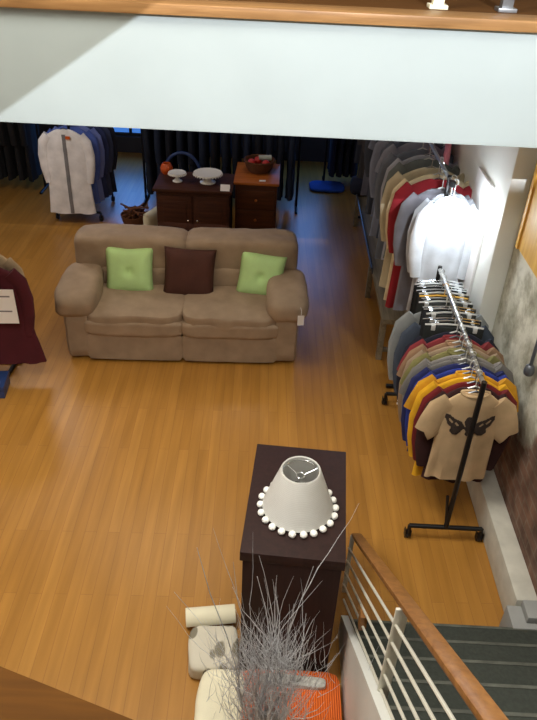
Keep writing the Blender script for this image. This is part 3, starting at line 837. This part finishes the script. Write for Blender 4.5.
# right wall: yellow wooden panel, grey conduit with round end
yp = thing('wooden_panel', 'tall yellow wooden panel fixed high on the worn right wall', 'panel', (1.565, 3.72, 2.12))
B().box((0, 0, 0), (.025, .90, .95)).build('board', M['yellow'], yp, True, .004)
for dy in (-.43, .43): B().box((-.018, dy, 0), (.015, .04, .95)).build('edge_strip', M['yellow'], yp, True, .003)
cd = thing('wall_conduit', 'grey pipe with round valve end on the worn plaster of right wall', 'pipe', (1.53, 3.40, 1.2))
B().tube([(0, 0, .03), (0, 0, 1.3)], .011, 12).build('pipe', M['steelgrey'], cd)
B().lathe([(.014, .04), (.026, .03), (.033, 0), (.028, -.024), (.016, -.035), (.001, -.037)], 20).build('valve', M['steelgrey'], cd)
for zz in (.3, .8): B().box((.025, 0, zz), (.05, .05, .02)).build('strap', M['steelgrey'], cd, True, .002)

# ------------------------------------------------------------------ behind the sofa
ch = thing('sideboard', 'dark walnut sideboard with two doors behind the sofa', 'cabinet', (-.93, 7.28, 0))
B().box((0, 0, .45), (.78, .52, .72)).build('body', M['walnut'], ch, True, .006)
B().box((0, 0, .825), (.84, .58, .03)).build('top', M['walnut'], ch, True, .006)
for x in (-.19, .19):
    dr = B().box((x, -.267, .46), (.36, .018, .62)).box((x, -.278, .46), (.25, .01, .5)).build('door', M['walnut'], ch, True, .004)
    B().sphere((x - math.copysign(.14, x), -.29, .5), .014, 10, 6).build('knob', M['chrome'], dr)
for x in (-.35, .35):
    for yy in (-.21, .21): B().box((x, yy, .045), (.05, .05, .09)).build('leg', M['walnut'], ch, True, .004)
cb = thing('chest_of_drawers', 'orange-brown cherry wood chest with a basket on top behind the sofa', 'cabinet', (-.265, 7.62, 0))
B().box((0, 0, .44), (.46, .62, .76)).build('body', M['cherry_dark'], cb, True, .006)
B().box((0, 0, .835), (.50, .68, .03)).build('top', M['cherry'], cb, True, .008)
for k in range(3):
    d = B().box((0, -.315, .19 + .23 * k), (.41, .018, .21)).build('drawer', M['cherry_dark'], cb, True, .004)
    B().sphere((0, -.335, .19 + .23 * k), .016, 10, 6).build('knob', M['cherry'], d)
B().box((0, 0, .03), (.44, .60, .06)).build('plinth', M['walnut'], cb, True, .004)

def stand(label, loc, R, h):
    t = thing('cake_stand', label, 'cake stand', loc, 0, 'white cake stands on the sideboard')
    B().lathe([(R * .55, 0), (R * .56, .008), (R * .34, .02), (R * .2, h * .45), (R * .24, h * .75), (R * .4, h * .86), (.001, h * .86)], 32).build('foot', M['ceramic'], t)
    B().lathe([(.001, h * .86), (R * .96, h * .86), (R, h * .88), (R * 1.01, h * .94), (R, h), (R * .95, h * .985), (.001, h * .985)], 40).build('plate', M['ceramic'], t)
    lb = B()
    for k in range(28):
        a = 2 * PI * k / 28; lb.sphere((R * 1.0 * math.cos(a), R * 1.0 * math.sin(a), h * .83), .008, 8, 5)
    lb.build('beaded_edge', M['ceramic'], t)
stand('small white cake stand at the left on the dark sideboard', (-1.12, 7.25, .84), .095, .10)
stand('large white cake stand in the middle of the dark sideboard', (-.79, 7.26, .84), .155, .11)
cr = tag(B().add([(-.05, -.04, 0), (.05, -.04, 0), (.05, .01, .055), (-.05, .01, .055), (-.05, .045, 0), (.05, .045, 0)], [(0, 1, 2, 3), (3, 2, 5, 4)]).build('price_card', M['paper'], None, False, solid=.002), 'white folded price card on the right front corner of dark sideboard', 'card')
cr.location = (-.585, 7.06, .8405)
cr2 = tag(B().box((0, 0, .001), (.07, .045, .002)).build('price_card', M['paper'], None, False), 'small white card lying before the basket on cherry chest', 'card')
cr2.location = (-.2, 7.36, .8505)
pot = tag(B().lathe([(.04, 0), (.065, .03), (.07, .07), (.05, .11), (.045, .12), (.038, .12), (.04, .1), (.055, .06), (.001, .02)], 24).build('clay_pot', M['orangepot']), 'small orange pot at the left back corner of the dark sideboard', 'pot')
pot.location = (-1.27, 7.47, .84)
bk = thing('round_basket', 'round brown wicker basket of red and pale things on cherry chest', 'basket', (-.25, 7.68, .85))
B().lathe([(.12, 0), (.15, .05), (.172, .12), (.175, .13), (.165, .13), (.142, .05), (.112, .012), (.001, .012)], 32).build('bowl', M['wicker'], bk)
B().lathe([(.17 + .009 * math.cos(a), .13 + .009 * math.sin(a)) for a in [2 * PI * i / 8 for i in range(9)]], 32, cap=False).build('rim', M['wicker'], bk)
for k, (dx, dy, mm, lab) in enumerate(((-.09, -.03, 'red', 'red ball at the left of the round basket'), (-.02, .06, 'red', 'red ball at the back of the round basket'), (.075, -.05, 'red', 'red ball at the right front of the round basket'))):
    o = tag(B().sphere((0, 0, 0), .045, 16, 10).build('red_ball', M[mm]), lab, 'ball', 'red balls in the round basket'); o.location = (-.25 + dx, 7.68 + dy, .85 + .1)
o = tag(B().tube([(-.07, 0, 0), (.07, .02, 0)], .03, 14).build('cloth_roll', M['greenf'], None, True), 'pale grey cloth roll in the middle of the round basket', 'cloth'); o.location = (-.19, 7.69 + .04, .985)

bc = thing('round_back_chair', 'dark blue chair with curved back standing behind the sideboard', 'chair', (-1.2, 7.95, 0))
B().lathe([(.001, .42), (.21, .42), (.22, .44), (.21, .46), (.001, .465)], 28).build('seat', M['bluechair'], bc)
B().tube([(.23 * math.cos(a), .08 + .10 * math.sin(a) * 0 - .22 * 0 + .12 * 0 + .16 * math.sin(PI / 2), .55 + .30 * math.sin(a)) for a in [PI * i / 14 for i in range(15)]], .02, 10).build('backrest', M['bluechair'], bc)
for x in (-.23, .23): B().tube([(x * .85, .16, .44), (x, .24, .56)], .018, 8).build('back_support', M['bluechair'], bc)
for x in (-.15, .15):
    for yy in (-.15, .15): B().tube([(x * 1.15, yy * 1.15, 0), (x, yy, .43)], .016, 8).build('leg', M['bluechair'], bc)

hb_ = thing('stick_basket', 'low brown basket heaped with sticks on the floor behind the sofa', 'basket', (-1.80, 8.02, 0))
B().lathe([(.13, 0), (.15, .06), (.16, .11), (.152, .11), (.14, .05), (.12, .012), (.001, .012)], 28).build('bowl', M['wicker'], hb_)
rs = random.Random(3)
for k in range(16):
    a = rs.uniform(0, 2 * PI); z = .07 + .008 * k
    c0 = Vector((rs.uniform(-.05, .05), rs.uniform(-.05, .05), z)); dv = Vector((math.cos(a), math.sin(a), rs.uniform(-.15, .3))) * rs.uniform(.1, .16)
    B().tube([c0 - dv, c0 + Vector((0, 0, .01)), c0 + dv], .011, 7).build('stick', M['stick'], hb_)
pillow('floor_cushion', 'white cushion leaning against the left side of the dark sideboard', .42, .14, M['cream'], (-1.445, 7.56, .2), (0, math.radians(-4), math.radians(64)))

# jackets rack at the left back
JX, JH = -2.47, 1.27
rolling_rack('black rolling rack of pale and blue jackets at the left back', JX, 7.99, 8.65, JH, .27, .17)
jk = [((222, 220, 220), 'long pale jacket with grey zip at the front of the left rack', True), ((76, 98, 172), 'bright blue jacket right behind the pale one on left rack', True), ((110, 124, 184), 'lavender blue jacket third on the left rack', True),
      ((44, 54, 96), 'navy blue jacket fourth on the left rack', True), ((58, 66, 96), 'dull blue jacket fifth on the left rack', True), ((30, 34, 52), 'midnight blue jacket at the back of the left rack', True)]
for i, (col, lab, lo) in enumerate(jk):
    t, f_ = garment('jacket', lab, 'jacket', fab(col), .225, 1.0 if i == 0 else .92, .3, lo, .036, 1.22, 200 + i, 'jackets on the left rack', True, M['steelgrey'], -.12, open_front=fab((120, 118, 120)) if i == 0 else None)
    place(t, (JX + .03 * i - .03, 7.88 + i * .10 + (.03 if i else 0), JH), math.radians(3))
    if i == 0:
        B().box((.05, -.05, -.20), (.05, .006, .035)).build('orange_badge', M['orangepot'], t, False)

# dark clothes at the back
def dark_row(rack_label, x0, x1, y, h, n_, seed, group, lab, cols_):
    t = thing('clothes_rack', rack_label, 'clothes rack', ((x0 + x1) / 2, y, 0)); hl = (x1 - x0) / 2
    B().tube([(-hl, 0, h), (hl, 0, h)], .0135, 10).build('rail', M['black'], t)
    for s in (-1, 1):
        B().tube([(s * hl, 0, .02), (s * hl, 0, h + .02)], .016, 10).build('post', M['black'], t)
        B().tube([(s * hl, -.22, .018), (s * hl, .22, .018)], .018, 10).build('base_bar', M['black'], t)
    for i in range(n_):
        g_, f_ = garment('coat', lab % ordinal(i), 'coat', fab(cols_[i % len(cols_)]), .22, h - .30, .3, True, .045, 1.08, seed + i, group, True, M['steelgrey'], -.12)
        place(g_, (x0 + .10 + (x1 - x0 - .20) * i / max(1, n_ - 1), y, h), math.radians(90))
dark_row('black rail of navy coats behind the sideboard and chest', -1.78, .22, 8.75, 1.35, 14, 300, 'navy coats behind the sideboard', 'dark navy coat behind the sideboard, %s from the left', [(20, 28, 46), (26, 38, 62), (16, 20, 34), (24, 34, 54)])
dark_row('black rail of black coats in the far left corner', -3.95, -3.2, 9.0, 1.4, 5, 330, 'black coats in the left corner', 'black coat in the far left corner, %s from the left', [(16, 16, 20), (22, 22, 26)])
dark_row('dark rail of blue-black clothes at the back right, beyond the blue mat', .62, 1.12, 9.75, 1.4, 4, 350, 'blue-black coats at the back', 'blue-black coat at the back right, %s from the left', [(18, 22, 48), (22, 26, 44), (16, 18, 30)])
mt = tag(B().puff((0, 0, 0), (.5, .4, .05), 4, 10, .008, 2).build('floor_mat', M['bluecloth']), 'bright blue mat on the floor at the back right', 'mat')
mt.location = (.66, 9.55, .026)

# ------------------------------------------------------------------ left edge: maroon sweater on its stand
ms = thing('garment_stand', 'black stand carrying the maroon sweater at the left edge', 'clothes rack', (-2.22, 4.95, 0))
B().tube([(-.02, -.35, 1.17), (-.02, -.06, 1.17)], .0135, 10).build('rail', M['rod'], ms)
B().tube([(-.02, -.07, .03), (-.02, -.07, 1.18)], .016, 10).build('post', M['black'], ms)
B().tube([(-.25, -.07, .02), (.05, -.07, .02)], .018, 10).build('base_bar', M['black'], ms)
B().tube([(0, -.4, .02), (0, .2, .02)], .018, 10).build('foot_bar', M['black'], ms)
sw_, f_ = garment('sweater', 'dark maroon sweater with a white sheet pinned on it at the left edge', 'sweater', M['maroon'], .25, .88, .3, True, .05, 1.5, 401, None, True, M['clear'], -.10, collar=M['maroon'])
place(sw_, (-2.24, 4.64, 1.17), math.radians(6))
bs_, f_ = garment('shirt', 'beige shirt just behind the maroon sweater at the left edge', 'shirt', fab((170, 150, 122)), .16, .70, .18, True, .03, 1.1, 402, None, True, M['clear'], -.07)
place(bs_, (-2.22, 4.78, 1.17), math.radians(4))
sg = thing('paper_sign', 'white printed sheet pinned to the front of the maroon sweater', 'sign', (-2.14, 4.555, .76), math.radians(5))
B().box((0, 0, 0), (.30, .003, .30)).build('sheet', M['paper'], sg, False)
for zz in (.09, -.04): B().box((-.01, -.0025, zz), (.25, .001, .012)).build('printed_line', M['ink'], sg, False)
nb = thing('shoe_box', 'flat navy blue box on the floor below the maroon sweater', 'box', (-2.32, 4.47, 0), math.radians(8))
B().box((0, 0, .045), (.32, .22, .09)).build('box', M['bluechair'], nb, True, .004)
B().box((0, 0, .1), (.335, .235, .035)).build('lid', M['bluechair'], nb, True, .004)

# things on the mezzanine edge
for x, mm, lab in ((.80, 'cream', 'pale square post standing on the mezzanine edge'), (1.17, 'zinc', 'grey square post on the mezzanine edge, right of the pale one')):
    p_ = thing('balustrade_post', lab, 'post', (x, 4.2, 3.0)); B().box((0, 0, .45), (.06, .06, .88)).build('shaft', M[mm], p_, True, .004); B().box((0, 0, .01), (.1, .1, .02)).build('foot_plate', M[mm], p_, True, .003)
